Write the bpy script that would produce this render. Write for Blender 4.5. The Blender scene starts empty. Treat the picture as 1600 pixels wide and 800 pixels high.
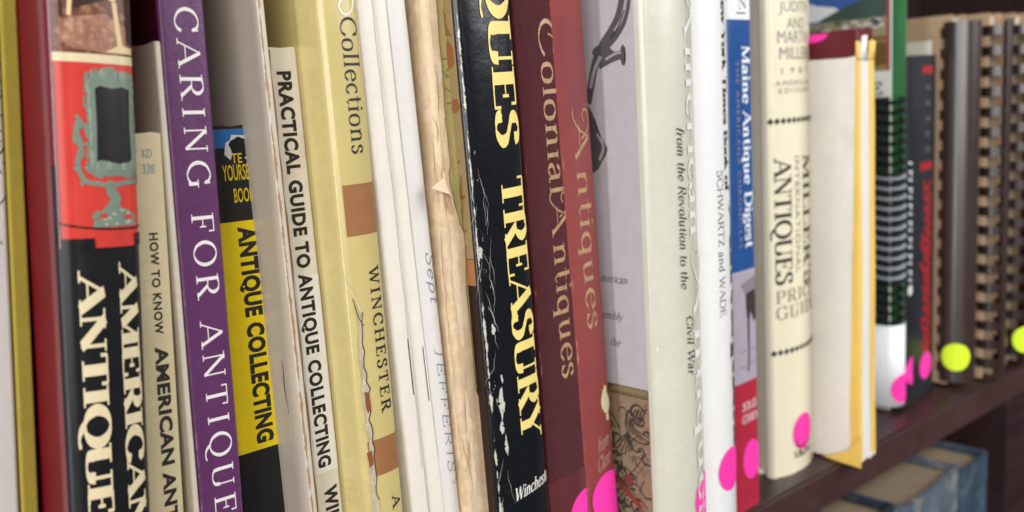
import bpy, bmesh, math, random
from mathutils import Vector, noise, Matrix
random.seed(7)
SC = bpy.context.scene
COL = SC.collection
PI = math.pi

# ------------------------------------------------------------------ camera
cam_d = bpy.data.cameras.new('camera')
cam = bpy.data.objects.new('camera', cam_d); COL.objects.link(cam)
YAW, PITCH, ROLL = 0.75301783, 0.16498924, -0.0631983
F = Vector((math.sin(YAW)*math.cos(PITCH), math.cos(YAW)*math.cos(PITCH), -math.sin(PITCH)))
R = F.cross(Vector((0, 0, 1))).normalized(); U = R.cross(F)
R2 = R*math.cos(ROLL)+U*math.sin(ROLL); U2 = -R*math.sin(ROLL)+U*math.cos(ROLL)
cam.matrix_world = Matrix(((R2.x, U2.x, -F.x, 0), (R2.y, U2.y, -F.y, -0.215), (R2.z, U2.z, -F.z, 0.18234), (0, 0, 0, 1)))
cam_d.sensor_width = 36; cam_d.lens = 1450/1600*36
cam_d.clip_start = 0.01; cam_d.clip_end = 50
cam_d.dof.use_dof = True; cam_d.dof.focus_distance = 0.255; cam_d.dof.aperture_fstop = 12
SC.camera = cam

# ------------------------------------------------------------------ light
W = bpy.data.worlds.new('World'); SC.world = W; W.use_nodes = True
W.node_tree.nodes['Background'].inputs[0].default_value = (0.80, 0.88, 1.0, 1)
W.node_tree.nodes['Background'].inputs[1].default_value = 0.04
SC.view_settings.view_transform = 'Standard'; SC.view_settings.look = 'None'
SC.view_settings.exposure = 0.0; SC.view_settings.gamma = 1.0

def area(name, loc, target, sx, sy, power, col):
    l = bpy.data.lights.new(name, 'AREA'); l.shape = 'RECTANGLE'; l.size = sx; l.size_y = sy
    l.energy = power; l.color = col
    o = bpy.data.objects.new(name, l); COL.objects.link(o); o.location = loc
    d = Vector(target)-Vector(loc); o.rotation_euler = d.to_track_quat('-Z', 'Y').to_euler()
    return o
area('window_light', (-1.25, -1.55, 0.70), (0.45, 0, 0.08), 1.8, 1.5, 56.0, (1.0, 0.97, 0.94))
area('front_right_fill', (0.90, -0.80, 0.62), (0.48, 0, 0.10), 0.6, 0.6, 12.5, (0.97, 0.98, 1.0))  # fill lamp added to brighten the right side, no known source
area('side_window_light', (-1.05, -0.28, 0.36), (0.35, 0, 0.14), 0.13, 1.3, 9.5, (0.90, 0.95, 1.0))

# ------------------------------------------------------------------ materials
def M(name, col, rough=0.5, mott=0.10, scale=60, bump=0.15, bscale=900, weave=0, spec=0.4, coat=0.0, stain=None, wear=None, ud=None):
    """procedural paper / cloth / plastic: mottled colour, fine fibre bump, optional stains and worn spots"""
    m = bpy.data.materials.new(name); m.use_nodes = True
    nt = m.node_tree; N = nt.nodes; L = nt.links; b = N['Principled BSDF']
    b.inputs['Specular IOR Level'].default_value = spec
    b.inputs['Coat Weight'].default_value = coat; b.inputs['Coat Roughness'].default_value = 0.18
    tc = N.new('ShaderNodeTexCoord')
    def noise_n(sc, det=4, rgh=0.6, vec=None):
        n = N.new('ShaderNodeTexNoise'); n.inputs['Scale'].default_value = sc; n.inputs['Detail'].default_value = det
        n.inputs['Roughness'].default_value = rgh; L.new(vec or tc.outputs['Object'], n.inputs['Vector']); return n
    def mixc(fac, a, c):
        mx = N.new('ShaderNodeMix'); mx.data_type = 'RGBA'
        if isinstance(fac, float): mx.inputs[0].default_value = fac
        else: L.new(fac, mx.inputs[0])
        for i, v in ((6, a), (7, c)):
            if isinstance(v, tuple): mx.inputs[i].default_value = (*v, 1)
            else: L.new(v, mx.inputs[i])
        return mx.outputs[2]
    def ramp(inp, lo, hi):
        r = N.new('ShaderNodeMapRange'); r.inputs[1].default_value = lo; r.inputs[2].default_value = hi; L.new(inp, r.inputs[0]); return r.outputs[0]
    n1 = noise_n(scale); n2 = noise_n(scale*7, 3)
    d = tuple(max(0, c*(1-mott)) for c in col); l = tuple(min(1, c*(1+mott)) for c in col)
    c = mixc(ramp(n1.outputs[0], 0.3, 0.7), d, l)
    c = mixc(ramp(n2.outputs[0], 0.35, 0.75), c, tuple(x*(1-mott*0.8) for x in col))
    if stain:      # (colour, low threshold, high threshold, scale)
        ns = noise_n(stain[3], 5, 0.65); c = mixc(ramp(ns.outputs[0], stain[1], stain[2]), c, stain[0])
    if wear:       # list of (s0, width, colour, amount, scale): ragged wear hugging an edge of the cover
        uv = N.new('ShaderNodeUVMap'); sx = N.new('ShaderNodeSeparateXYZ'); L.new(uv.outputs[0], sx.inputs[0])
        for (s0, wd, wc, amt, wsc) in wear:
            a = N.new('ShaderNodeMath'); a.operation = 'SUBTRACT'; L.new(sx.outputs[0], a.inputs[0]); a.inputs[1].default_value = s0
            ab = N.new('ShaderNodeMath'); ab.operation = 'ABSOLUTE'; L.new(a.outputs[0], ab.inputs[0])
            q = N.new('ShaderNodeMapRange'); q.inputs[1].default_value = 0; q.inputs[2].default_value = wd; q.inputs[3].default_value = amt; q.inputs[4].default_value = 0
            L.new(ab.outputs[0], q.inputs[0])
            mp = N.new('ShaderNodeMapping'); mp.inputs['Scale'].default_value = (1.6, 1, 0.6); L.new(tc.outputs['Object'], mp.inputs[0])
            nw = noise_n(wsc, 6, 0.7, mp.outputs[0])
            nl = noise_n(35, 2)
            s = N.new('ShaderNodeMath'); s.operation = 'ADD'; L.new(nw.outputs[0], s.inputs[0]); L.new(q.outputs[0], s.inputs[1])
            s2 = N.new('ShaderNodeMath'); s2.operation = 'MULTIPLY_ADD'; L.new(nl.outputs[0], s2.inputs[0]); s2.inputs[1].default_value = 0.5; L.new(s.outputs[0], s2.inputs[2])
            c = mixc(ramp(s2.outputs[0], 1.10, 1.16), c, wc)
    L.new(c, b.inputs['Base Color'])
    rr = N.new('ShaderNodeMapRange'); rr.inputs[3].default_value = max(0.02, rough-0.08); rr.inputs[4].default_value = min(1, rough+0.12)
    L.new(n1.outputs[0], rr.inputs[0]); L.new(rr.outputs[0], b.inputs['Roughness'])
    bp = N.new('ShaderNodeBump'); bp.inputs['Strength'].default_value = bump; bp.inputs['Distance'].default_value = 0.0004
    if weave:
        vm = N.new('ShaderNodeMapping'); vm.inputs['Rotation'].default_value = (0, 0.6, 0); L.new(tc.outputs['Object'], vm.inputs[0])
        w1 = N.new('ShaderNodeTexWave'); w1.bands_direction = 'Z'; w1.inputs['Scale'].default_value = weave; w1.inputs['Distortion'].default_value = 1.5; w1.inputs['Detail Scale'].default_value = 4
        L.new(vm.outputs[0], w1.inputs[0])
        ad = N.new('ShaderNodeMath'); ad.operation = 'ADD'; L.new(w1.outputs[0], ad.inputs[0])
        nf = noise_n(bscale, 2); L.new(nf.outputs[0], ad.inputs[1]); L.new(ad.outputs[0], bp.inputs['Height'])
    else:
        nf = noise_n(bscale, 3); nb = noise_n(28, 2)
        ad = N.new('ShaderNodeMath'); ad.operation = 'MULTIPLY_ADD'; L.new(nb.outputs[0], ad.inputs[0]); ad.inputs[1].default_value = 2.5; L.new(nf.outputs[0], ad.inputs[2])
        L.new(ad.outputs[0], bp.inputs['Height'])
    L.new(bp.outputs[0], b.inputs['Normal'])
    return m

def pages_mat(name, col):
    m = M(name, col, 0.85, 0.12, 90, 0.2); nt = m.node_tree; N = nt.nodes; L = nt.links
    tc = N.new('ShaderNodeTexCoord'); mp = N.new('ShaderNodeMapping'); mp.inputs['Scale'].default_value = (4500, 3, 3); L.new(tc.outputs['Object'], mp.inputs[0])
    n = N.new('ShaderNodeTexNoise'); n.inputs['Scale'].default_value = 1; L.new(mp.outputs[0], n.inputs[0])
    bc = N['Principled BSDF'].inputs['Base Color']; src = bc.links[0].from_socket
    mx = N.new('ShaderNodeMix'); mx.data_type = 'RGBA'; mx.blend_type = 'MULTIPLY'; mx.inputs[0].default_value = 0.5
    L.new(src, mx.inputs[6]); L.new(n.outputs[0], mx.inputs[7]); L.new(mx.outputs[2], bc)
    return m

INK = {}
def ink(col, rough=0.5, name='printing_ink'):
    k = (tuple(col), rough)
    if k not in INK: INK[k] = M(name, tuple(col), rough, 0.08, 200, 0.03, spec=0.3)
    return INK[k]

PAGES = pages_mat('page_edges', (0.62, 0.54, 0.40))
PAGES_W = pages_mat('white_page_edges', (0.75, 0.70, 0.60))

# ------------------------------------------------------------------ stroke alphabet (serif)
# each stroke: type (T thick straight, t thin straight, C curve thick on its upright runs, c thin curve), serif code (0 none 1 start 2 end 3 both), points
G = {
'A': (.76, 't1.04,0 .37,1|T2.36,1 .70,0|t0.17,.34 .56,.34'),
'B': (.68, 'T3.16,0 .16,1|C0.16,1 .42,.99 .55,.76 .40,.54 .16,.53|C0.16,.53 .46,.52 .62,.27 .44,.01 .16,0'),
'C': (.76, 'C0.68,.74 .60,.93 .40,1.01 .16,.84 .07,.5 .16,.17 .40,-.01 .60,.06 .70,.24|t0.68,.70 .68,.99'),
'D': (.82, 'T3.16,0 .16,1|C0.16,1 .44,.99 .68,.80 .74,.5 .68,.2 .44,.01 .16,0'),
'E': (.68, 'T3.16,0 .16,1|t0.16,.985 .57,.985|t0.57,1 .57,.76|t0.16,.52 .44,.52|t0.44,.66 .44,.38|t0.16,.015 .62,.015|t0.62,0 .62,.27'),
'F': (.62, 'T3.16,0 .16,1|t0.16,.985 .57,.985|t0.57,1 .57,.76|t0.16,.5 .43,.5|t0.43,.64 .43,.36'),
'G': (.82, 'C0.68,.76 .60,.94 .40,1.01 .16,.84 .07,.5 .16,.17 .40,-.01 .58,.04 .68,.14|T2.69,.02 .69,.42|t0.68,.72 .68,.99'),
'H': (.84, 'T3.16,0 .16,1|T3.68,0 .68,1|t0.16,.52 .68,.52'),
'I': (.38, 'T3.19,0 .19,1'),
'J': (.44, 'T1.26,1 .26,.12|c0.26,.14 .20,-.10 .04,-.12'),
'K': (.78, 'T3.16,0 .16,1|t2.20,.42 .60,1|T2.32,.52 .68,0'),
'L': (.62, 'T3.16,0 .16,1|t0.16,.015 .58,.015|t0.58,0 .58,.28'),
'M': (.98, 't1.14,0 .16,1|T0.17,1 .49,.04|t0.49,.04 .80,1|T3.82,0 .82,1'),
'N': (.82, 't1.14,0 .14,1|T1.14,1 .68,.02|t2.68,0 .68,1'),
'O': (.84, 'C0.42,1.01 .18,.86 .08,.5 .18,.14 .42,-.01 .66,.14 .76,.5 .66,.86 .42,1.01'),
'P': (.64, 'T3.16,0 .16,1|C0.16,1 .46,.99 .58,.75 .46,.48 .16,.47'),
'Q': (.84, 'C0.42,1.01 .18,.86 .08,.5 .18,.14 .42,-.01 .66,.14 .76,.5 .66,.86 .42,1.01|C0.36,.02 .48,-.16 .66,-.24 .84,-.20'),
'R': (.74, 'T3.16,0 .16,1|C0.16,1 .46,.99 .58,.76 .46,.52 .16,.51|T2.36,.51 .66,0'),
'S': (.58, 'C0.46,.78 .42,.95 .27,1.01 .12,.90 .12,.70 .28,.56 .44,.42 .48,.20 .36,.02 .22,-.01 .10,.08 .07,.25|t0.46,.76 .46,.99|t0.07,.01 .07,.27'),
'T': (.70, 'T2.35,1 .35,0|t0.06,.985 .64,.985|t0.06,1 .06,.74|t0.64,1 .64,.74'),
'U': (.80, 'T1.16,1 .16,.30|C0.16,.32 .20,.07 .42,-.01 .60,.08 .64,.32|t2.64,.30 .64,1'),
'V': (.74, 'T1.08,1 .38,.0|t2.38,.0 .66,1'),
'W': (1.04, 'T1.08,1 .33,.0|t0.33,.0 .52,.9|T0.50,1 .74,.0|t2.74,.0 .96,1'),
'X': (.74, 'T3.08,1 .66,0|t3.64,1 .08,0'),
'Y': (.70, 'T1.06,1 .35,.48|t2.35,.48 .63,1|T2.35,.5 .35,0'),
'Z': (.66, 't0.10,.985 .56,.985|T0.56,1 .08,0|t0.08,.015 .58,.015|t0.10,1 .10,.76|t0.58,0 .58,.25'),
'a': (.52, 'C0.10,.50 .20,.66 .34,.62 .36,.46|T0.36,.48 .36,.08|c0.36,.08 .40,0 .48,.04|C0.36,.38 .14,.30 .08,.14 .18,-.01 .36,.12'),
'b': (.56, 'T1.14,1 .14,.04|C0.14,.50 .28,.65 .44,.54 .48,.32 .42,.08 .28,-.01 .14,.12'),
'c': (.46, 'C0.40,.52 .30,.65 .14,.54 .08,.32 .14,.08 .28,-.01 .42,.12'),
'd': (.58, 'T1.42,1 .42,.0|C0.42,.50 .30,.65 .13,.54 .08,.32 .13,.08 .28,-.01 .42,.12|t0.42,.015 .54,.015'),
'e': (.50, 'C0.10,.36 .42,.38 .40,.56 .28,.65 .13,.54 .08,.32 .14,.08 .28,-.01 .44,.14'),
'f': (.36, 'C0.38,.92 .30,1.02 .20,.94 .17,.76|T2.17,.80 .17,0|t0.04,.62 .32,.62'),
'g': (.52, 'C0.26,.65 .10,.56 .10,.36 .26,.26 .40,.36 .40,.56 .26,.65|t0.38,.60 .52,.66|C0.22,.27 .10,.16 .18,.06 .40,.02 .46,-.14 .30,-.28 .10,-.22 .08,-.08 .20,.04'),
'h': (.60, 'T3.14,1 .14,0|C0.14,.48 .28,.65 .42,.58 .44,.40|T2.44,.44 .44,0'),
'i': (.28, 'T3.14,.63 .14,0|o.14,.86'),
'k': (.58, 'T3.14,1 .14,0|t2.16,.26 .40,.62|T2.24,.36 .50,0'),
'l': (.28, 'T3.14,1 .14,0'),
'm': (.90, 'T3.14,.63 .14,0|C0.14,.48 .27,.65 .40,.58 .43,.40|T2.43,.44 .43,0|C0.43,.48 .56,.65 .69,.58 .72,.40|T2.72,.44 .72,0'),
'n': (.60, 'T3.14,.63 .14,0|C0.14,.48 .28,.65 .42,.58 .44,.40|T2.44,.44 .44,0'),
'o': (.54, 'C0.27,.65 .12,.54 .08,.32 .12,.08 .27,-.01 .42,.08 .46,.32 .42,.54 .27,.65'),
'p': (.56, 'T3.14,.63 .14,-.28|C0.14,.50 .28,.65 .44,.54 .48,.32 .42,.08 .28,-.01 .14,.12'),
'q': (.56, 'T2.42,.63 .42,-.28|C0.42,.50 .30,.65 .13,.54 .08,.32 .13,.08 .28,-.01 .42,.12'),
'r': (.44, 'T3.14,.63 .14,0|C0.14,.46 .26,.64 .40,.58'),
's': (.42, 'C0.33,.50 .28,.63 .18,.65 .09,.56 .12,.42 .26,.32 .34,.18 .26,.0 .16,-.01 .07,.10|t0.07,0 .07,.18|t0.33,.46 .33,.64'),
't': (.36, 'T0.17,.86 .17,.12|c0.17,.12 .24,-.02 .34,.08|t0.04,.62 .32,.62'),
'u': (.60, 'T1.14,.63 .14,.20|C0.14,.22 .20,.0 .34,.02 .44,.16|T2.44,.63 .44,.0'),
'v': (.54, 'T1.06,.63 .27,0|t2.27,0 .47,.63'),
'w': (.78, 'T1.06,.63 .25,0|t0.25,0 .40,.6|T0.38,.63 .56,0|t2.56,0 .72,.63'),
'y': (.54, 'T1.06,.63 .27,.02|c2.47,.63 .27,.02 .18,-.22 .06,-.26'),
'z': (.48, 't0.08,.62 .40,.62|T0.40,.63 .08,0|t0.08,.015 .42,.015'),
'1': (.44, 'T2.22,1 .22,0|t0.08,.84 .22,1'),
'9': (.52, 'C0.40,.68 .26,.46 .10,.60 .12,.90 .27,1.0 .42,.84 .42,.50 .32,.16 .14,0'),
'8': (.52, 'C0.26,1 .12,.88 .16,.66 .34,.50 .44,.24 .26,0 .08,.22 .18,.48 .36,.64 .42,.88 .26,1'),
'7': (.50, 't0.06,.98 .46,.98|T0.46,1 .18,0'),
'2': (.52, 'C0.08,.78 .16,.98 .34,.98 .42,.78 .30,.42 .06,.03|t0.06,.02 .46,.02'),
'3': (.50, 'C0.08,.84 .22,1 .38,.90 .36,.62 .18,.54 .38,.46 .44,.20 .26,0 .06,.14'),
"'": (.22, 'T0.11,1 .09,.72'), '-': (.36, 't0.05,.38 .31,.38'),
# swash capitals of the script titles
'@': (.95, 'C0.62,.98 .78,1.04 .86,.90 .72,.78 .40,.90 .16,.72 .08,.40 .20,.10 .46,-.02 .70,.08 .84,.24|c0.62,.98 .44,.78 .36,.50'),
'&': (1.20, 'c0.30,.78 .18,.66 .06,.80 .12,1.04 .34,1.08 .52,.86 .62,.50|T2.60,.98 .98,0|c0.60,.98 .44,.40 .20,.02 .02,.04|t0.36,.36 .76,.36'),
}
def curve_pts(P, sub=7):
    closed = (Vector(P[0])-Vector(P[-1])).length < 1e-6
    Q = [Vector(p) for p in P]
    if closed: Q = [Q[-2]]+Q+[Q[1]]
    else: Q = [Q[0]*2-Q[1]]+Q+[Q[-1]*2-Q[-2]]
    out = []
    for i in range(1, len(Q)-2):
        for k in range(sub):
            t = k/sub; a, b, c, d = Q[i-1:i+3]
            out.append(0.5*((2*b)+(c-a)*t+(2*a-5*b+4*c-d)*t*t+(3*b-a-3*c+d)*t**3))
    out.append(Q[-2])
    return out
def ribbon(pts, wfun):
    """quads along a 2-D path; wfun(direction, parameter) gives the full width"""
    pts = [Vector(p) for p in pts]; n = len(pts); L = []; Rr = []
    for i, p in enumerate(pts):
        a = pts[max(0, i-1)]; b = pts[min(n-1, i+1)]; d = b-a
        if (pts[0]-pts[-1]).length < 1e-6 and i in (0, n-1): d = pts[1]-pts[-2]
        if d.length < 1e-9: d = Vector((1, 0))
        d.normalize(); nn = Vector((-d.y, d.x)); w = wfun(d, i/(n-1))*0.5
        L.append(p+nn*w); Rr.append(p-nn*w)
    return [[L[i], Rr[i], Rr[i+1], L[i+1]] for i in range(n-1)]
def glyph_polys(ch, thick, thin, ser):
    if ch == ' ': return .34, []
    adv, spec = G[ch]; polys = []
    for st in spec.split('|'):
        ty = st[0]
        if ty == 'o':
            x, y = map(float, st[1:].split(',')); r = thick*0.62
            polys.append([Vector((x+r*math.cos(a*PI/4), y+r*math.sin(a*PI/4))) for a in range(8)]); continue
        code = int(st[1]); P = [tuple(map(float, q.split(','))) for q in st[2:].split()]
        if ty == 'T': polys += ribbon(P, lambda d, t: thick)
        elif ty == 't': polys += ribbon(P, lambda d, t: thin)
        elif ty == 'c': polys += ribbon(curve_pts(P), lambda d, t: thin*1.1)
        else: polys += ribbon(curve_pts(P), lambda d, t: thin+(thick*1.05-thin)*abs(d.y)**1.4)
        if ser > 0:
            for bit, q in ((1, P[0]), (2, P[-1])):
                if code & bit:
                    h = ser+(thick if ty == 'T' else thin)*0.5; yy = q[1]
                    yy = yy-thin*0.5 if abs(yy-1) < .02 or abs(yy-.63) < .02 else yy+thin*0.5
                    polys.append([Vector((q[0]-h, yy-thin*.5)), Vector((q[0]+h, yy-thin*.5)), Vector((q[0]+h, yy+thin*.5)), Vector((q[0]-h, yy+thin*.5))])
    return adv, polys
def serif_text(txt, thick=.15, thin=.05, ser=.09, track=0.0, slant=0.0):
    x = 0; out = []
    for ch in txt:
        adv, ps = glyph_polys(ch, thick, thin, ser)
        for p in ps: out.append([Vector((x+v.x+slant*v.y, v.y)) for v in p])
        x += adv+track
    return out, x-track
def sans_text(txt, bold=0.0, track=1.0):
    cu = bpy.data.curves.new('lettering', 'FONT'); cu.body = txt; cu.offset = bold; cu.space_character = track; cu.resolution_u = 3
    o = bpy.data.objects.new('lettering', cu); COL.objects.link(o)
    dg = bpy.context.evaluated_depsgraph_get(); me = o.evaluated_get(dg).to_mesh()
    ps = [[Vector(me.vertices[i].co[:2]) for i in f.vertices] for f in me.polygons]
    o.evaluated_get(dg).to_mesh_clear(); bpy.data.objects.remove(o); bpy.data.curves.remove(cu)
    ys = [v.y for p in ps for v in p]; cap = 0.73
    ps = [[v/cap for v in p] for p in ps]; xs = [v.x for p in ps for v in p]
    x0 = min(xs); ps = [[Vector((v.x-x0, v.y)) for v in p] for p in ps]
    return ps, max(xs)-x0
def vert(tp, s0, s1, z0, z1):
    """text read from top to bottom: baseline at s0, cap line at s1, running from z0 down to z1"""
    ps, wd = tp; k = (z0-z1)/wd; h = s1-s0
    return [[Vector((s0+v.y*h, z0-v.x*k)) for v in p] for p in ps]
def horiz(tp, s0, s1, z0, h, slope=0.0):
    ps, wd = tp; k = (s1-s0)/wd
    return [[Vector((s0+v.x*k, z0+v.y*h+slope*v.x*k)) for v in p] for p in ps]
def stroke(P, w, smooth=True, taper=0.0):
    pts = curve_pts(P) if smooth and len(P) > 2 else P
    return ribbon(pts, lambda d, t: w*(1-taper*abs(2*t-1)))
def rect(s0, s1, z0, z1): return [[Vector((s0, z0)), Vector((s1, z0)), Vector((s1, z1)), Vector((s0, z1))]]
def blob(cs, cz, rs, rz, rag=0.0, n=22, seed=1):
    rnd = random.Random(seed)
    return [[Vector((cs+rs*(1+rag*(rnd.random()-.5))*math.cos(2*PI*i/n), cz+rz*(1+rag*(rnd.random()-.5))*math.sin(2*PI*i/n))) for i in range(n)]]

# ------------------------------------------------------------------ object helpers
def finish(name, bm, mat, parent=None, smooth=True):
    me = bpy.data.meshes.new(name); bm.to_mesh(me); bm.free()
    if smooth:
        for p in me.polygons: p.use_smooth = True
        me.set_sharp_from_angle(angle=0.9)
    if mat: me.materials.append(mat)
    o = bpy.data.objects.new(name, me); COL.objects.link(o)
    if parent: o.parent = parent
    return o
def thing(name, label, cat, loc=(0, 0, 0), rot=(0, 0, 0), group=None):
    o = bpy.data.objects.new(name, None); o.empty_display_size = 0.02; COL.objects.link(o)
    o.location = loc; o.rotation_euler = rot; o['label'] = label; o['category'] = cat
    if group: o['group'] = group
    return o
def add_box(bm, x0, x1, y0, y1, z0, z1, bev=0.0):
    r = bmesh.ops.create_cube(bm, size=1)
    for v in r['verts']:
        v.co = Vector(((x0+x1)/2+v.co.x*(x1-x0), (y0+y1)/2+v.co.y*(y1-y0), (z0+z1)/2+v.co.z*(z1-z0)))
    if bev:
        es = {e for v in r['verts'] for e in v.link_edges}
        bmesh.ops.bevel(bm, geom=list(es), offset=bev, segments=2, affect='EDGES', profile=.6)
def box(name, mat, x0, x1, y0, y1, z0, z1, parent=None, bev=0.0):
    bm = bmesh.new(); add_box(bm, x0, x1, y0, y1, z0, z1, bev); return finish(name, bm, mat, parent, False)

class Book:
    """a book standing on the shelf: x across its thickness, y into the shelf, z up; s runs along the outside of the cover from left board to right board, s = 0 at the left shoulder"""
    def __init__(self, label, X0, yf, lean, w, h, mat, cover='cover', depth=.15, sag=0.0, r=.0008, t=.0004, wave=.00012, pages=PAGES, inset=.0, groove=0.0, z0=0.0, group='books on the shelf', name='book', cat='book', ragged=.0002, gap=(0, 0), zlo=0.0, root=None):
        th = math.atan(lean); zz = z0+max(0.0, w*math.sin(th))
        self.root = root or thing(name, label, cat, (X0, yf, zz), (0, th, 0), group)
        self.dz = -zz/math.cos(th); self.w = w; self.h = h; self.wave = wave; self.seed = random.random()*50
        # outside profile
        P = [(0, depth), (0, depth*.6), (0, depth*.3), (0, sag+r+.012)]
        if groove:
            for k in range(9):
                q = k/8; P.append((groove*math.sin(PI*q)**2, sag+r+.0075-.007*q))
        else: P += [(0, sag+r+.006), (0, sag+r+.002)]
        def front(x):
            if sag <= 0: return 0.0
            u = (2*x/w-1); return sag*(abs(u)**2.2)
        n = 8
        for k in range(n+1):
            a = PI/2*k/n; P.append((r-r*math.cos(a), front(r)+r-r*math.sin(a)))
        i0 = len(P)-n//2-1
        m = 26 if sag > 0 else 10
        for k in range(1, m):
            x = r+(w-2*r)*k/m; P.append((x, front(x)))
        for k in range(n+1):
            a = PI/2*k/n; P.append((w-r+r*math.sin(a), front(w-r)+r-r*math.cos(a)))
        P += [(w, sag+r+.004), (w, depth*.4), (w, depth*.7), (w, depth)]
        P = [Vector(p) for p in P]
        S = [0.0]
        for a, b in zip(P, P[1:]): S.append(S[-1]+(b-a).length)
        self.P = P; self.S = [s-S[i0] for s in S]
        self.round = sag > 0
        # shell mesh
        nz = 30; zlo_, zhi = zlo, h
        bm = bmesh.new(); uvl = bm.loops.layers.uv.new('UVMap'); go = []; gi = []
        for j in range(nz+1):
            z = zlo_+(zhi-zlo_)*j/nz; ro = []; ri = []
            for i, s in enumerate(self.S):
                e = ragged*noise.noise(Vector((s*260+self.seed, j*.01, 3.1)))*(1 if j in (0, nz) else 0)
                ro.append((bm.verts.new(self.surf(s, z+e, 0)), s, z)); ri.append((bm.verts.new(self.surf(s, z+e, -t)), s, z))
            go.append(ro); gi.append(ri)
        def quad(a, b, c, d):
            f = bm.faces.new([q[0] for q in (a, b, c, d)])
            for lp, q in zip(f.loops, (a, b, c, d)): lp[uvl].uv = (q[1], q[2])
        ns = len(self.S)
        for j in range(nz):
            for i in range(ns-1):
                quad(go[j][i], go[j][i+1], go[j+1][i+1], go[j+1][i]); quad(gi[j][i+1], gi[j][i], gi[j+1][i], gi[j+1][i+1])
            for i, sw in ((0, 1), (ns-1, 0)):
                q = (go[j][i], go[j+1][i], gi[j+1][i], gi[j][i]); quad(*(q if sw else q[::-1]))
        for i in range(ns-1):
            quad(go[0][i+1], go[0][i], gi[0][i], gi[0][i+1]); quad(go[nz][i], go[nz][i+1], gi[nz][i+1], gi[nz][i])
        self.shell = finish(cover, bm, mat, self.root)
        # sharp rim
        if pages:
            tt = t+.0003
            self.block = box('page_block', pages, tt+gap[0], w-tt-gap[1], sag*.9+tt+.0008, depth-.003, zlo+inset+.0002, h-inset-.0004, self.root)
        self.n = 0
    def surf(self, s, z, off):
        S, P = self.S, self.P; s_ = min(max(s, S[0]), S[-1]-1e-9); lo, hi = 0, len(S)-1
        while hi-lo > 1:
            mid = (lo+hi)//2
            if S[mid] <= s_: lo = mid
            else: hi = mid
        t = (s_-S[lo])/(S[hi]-S[lo]); p = P[lo].lerp(P[hi], t)
        def nrm(i):
            a = P[max(0, i-1)]; b = P[min(len(P)-1, i+1)]; d = (b-a).normalized(); return Vector((d.y, -d.x))
        nn = nrm(lo).lerp(nrm(hi), t); nn.normalize()
        q = Vector((s*55+self.seed, z*16, self.seed)); wv = self.wave*(noise.noise(q)*1.0+.35*noise.noise(q*3.3))
        p = p-Vector((nn.x, nn.y))*(-off-wv)
        return Vector((p.x, p.y, z))
    def decal(self, polys, mat, name='lettering', parent=None, off=None, jit=True, local=False):
        """print laid on the cover: 2-D polygons in (s, z above the shelf), cut finely and wrapped over the cover surface"""
        self.n += 1; off = off if off is not None else .00006+.00002*self.n
        bm = bmesh.new(); sh = self.dz if not local else 0
        smin = 1e9; smax = -1e9; zmin = 1e9; zmax = -1e9
        for k, p in enumerate(polys):
            if len(p) < 3: continue
            vs = [bm.verts.new((v.x, v.y+sh, (k % 5)*4e-6)) for v in p]
            for v in vs: smin = min(smin, v.co.x); smax = max(smax, v.co.x); zmin = min(zmin, v.co.y); zmax = max(zmax, v.co.y)
            try: bm.faces.new(vs)
            except ValueError: pass
        big = [f for f in bm.faces if len(f.verts) > 4]
        if big: bmesh.ops.triangulate(bm, faces=big)
        cuts = [s for s in self.S if smin < s < smax] if (self.round or smin < .002 or smax > self.w-.001) else [smin+(smax-smin)*.5]
        for s in cuts:
            bmesh.ops.bisect_plane(bm, geom=bm.verts[:]+bm.edges[:]+bm.faces[:], plane_co=(s, 0, 0), plane_no=(1, 0, 0), dist=1e-7)
        nzc = int((zmax-zmin)/.006)
        for i in range(1, nzc+1):
            bmesh.ops.bisect_plane(bm, geom=bm.verts[:]+bm.edges[:]+bm.faces[:], plane_co=(0, zmin+i*(zmax-zmin)/(nzc+1), 0), plane_no=(0, 1, 0), dist=1e-7)
        for v in bm.verts: v.co = self.surf(v.co.x, v.co.y, off+v.co.z)
        for f in bm.faces:
            f.normal_update()
        o = finish(name, bm, mat, parent or self.shell); return o
    def sticker(self, s, z, mat, r=.0088, label=None, rz=None):
        self.n += 1
        o = self.decal(blob(s, z, r, rz or r, 0, 36), mat, 'round_sticker', self.root, off=.0003)
        if label: o['label'] = label
        return o

PINK = M('neon_pink_paper', (0.88, 0.040, 0.37), .7, .10, 300, .35, spec=.2)
LIME = M('neon_yellow_paper', (0.62, 0.88, 0.03), .6, .05, 300, .1, spec=.2)

# ------------------------------------------------------------------ bookcase
def grain(m, k=.6):
    nt = m.node_tree; N = nt.nodes; L = nt.links; bc_ = N['Principled BSDF'].inputs['Base Color']; src = bc_.links[0].from_socket
    tc = N.new('ShaderNodeTexCoord'); mp = N.new('ShaderNodeMapping'); mp.inputs['Scale'].default_value = (5, 260, 260); L.new(tc.outputs['Object'], mp.inputs[0])
    n = N.new('ShaderNodeTexNoise'); n.inputs['Scale'].default_value = 1; n.inputs['Detail'].default_value = 5; L.new(mp.outputs[0], n.inputs[0])
    r = N.new('ShaderNodeMapRange'); r.inputs[1].default_value = .35; r.inputs[2].default_value = .7; r.inputs[3].default_value = 1-k; r.inputs[4].default_value = 1.25; L.new(n.outputs[0], r.inputs[0])
    mx = N.new('ShaderNodeMix'); mx.data_type = 'RGBA'; mx.blend_type = 'MULTIPLY'; mx.inputs[0].default_value = 1; L.new(src, mx.inputs[6]); L.new(r.outputs[0], mx.inputs[7]); L.new(mx.outputs[2], bc_)
    return m
WOOD = M('mahogany_laminate', (0.044, 0.018, 0.017), .38, .30, 25, .15, 500, spec=.45)
WOOD2 = M('dark_mahogany', (0.030, 0.010, 0.011), .5, .30, 20, .15, 500)
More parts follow.
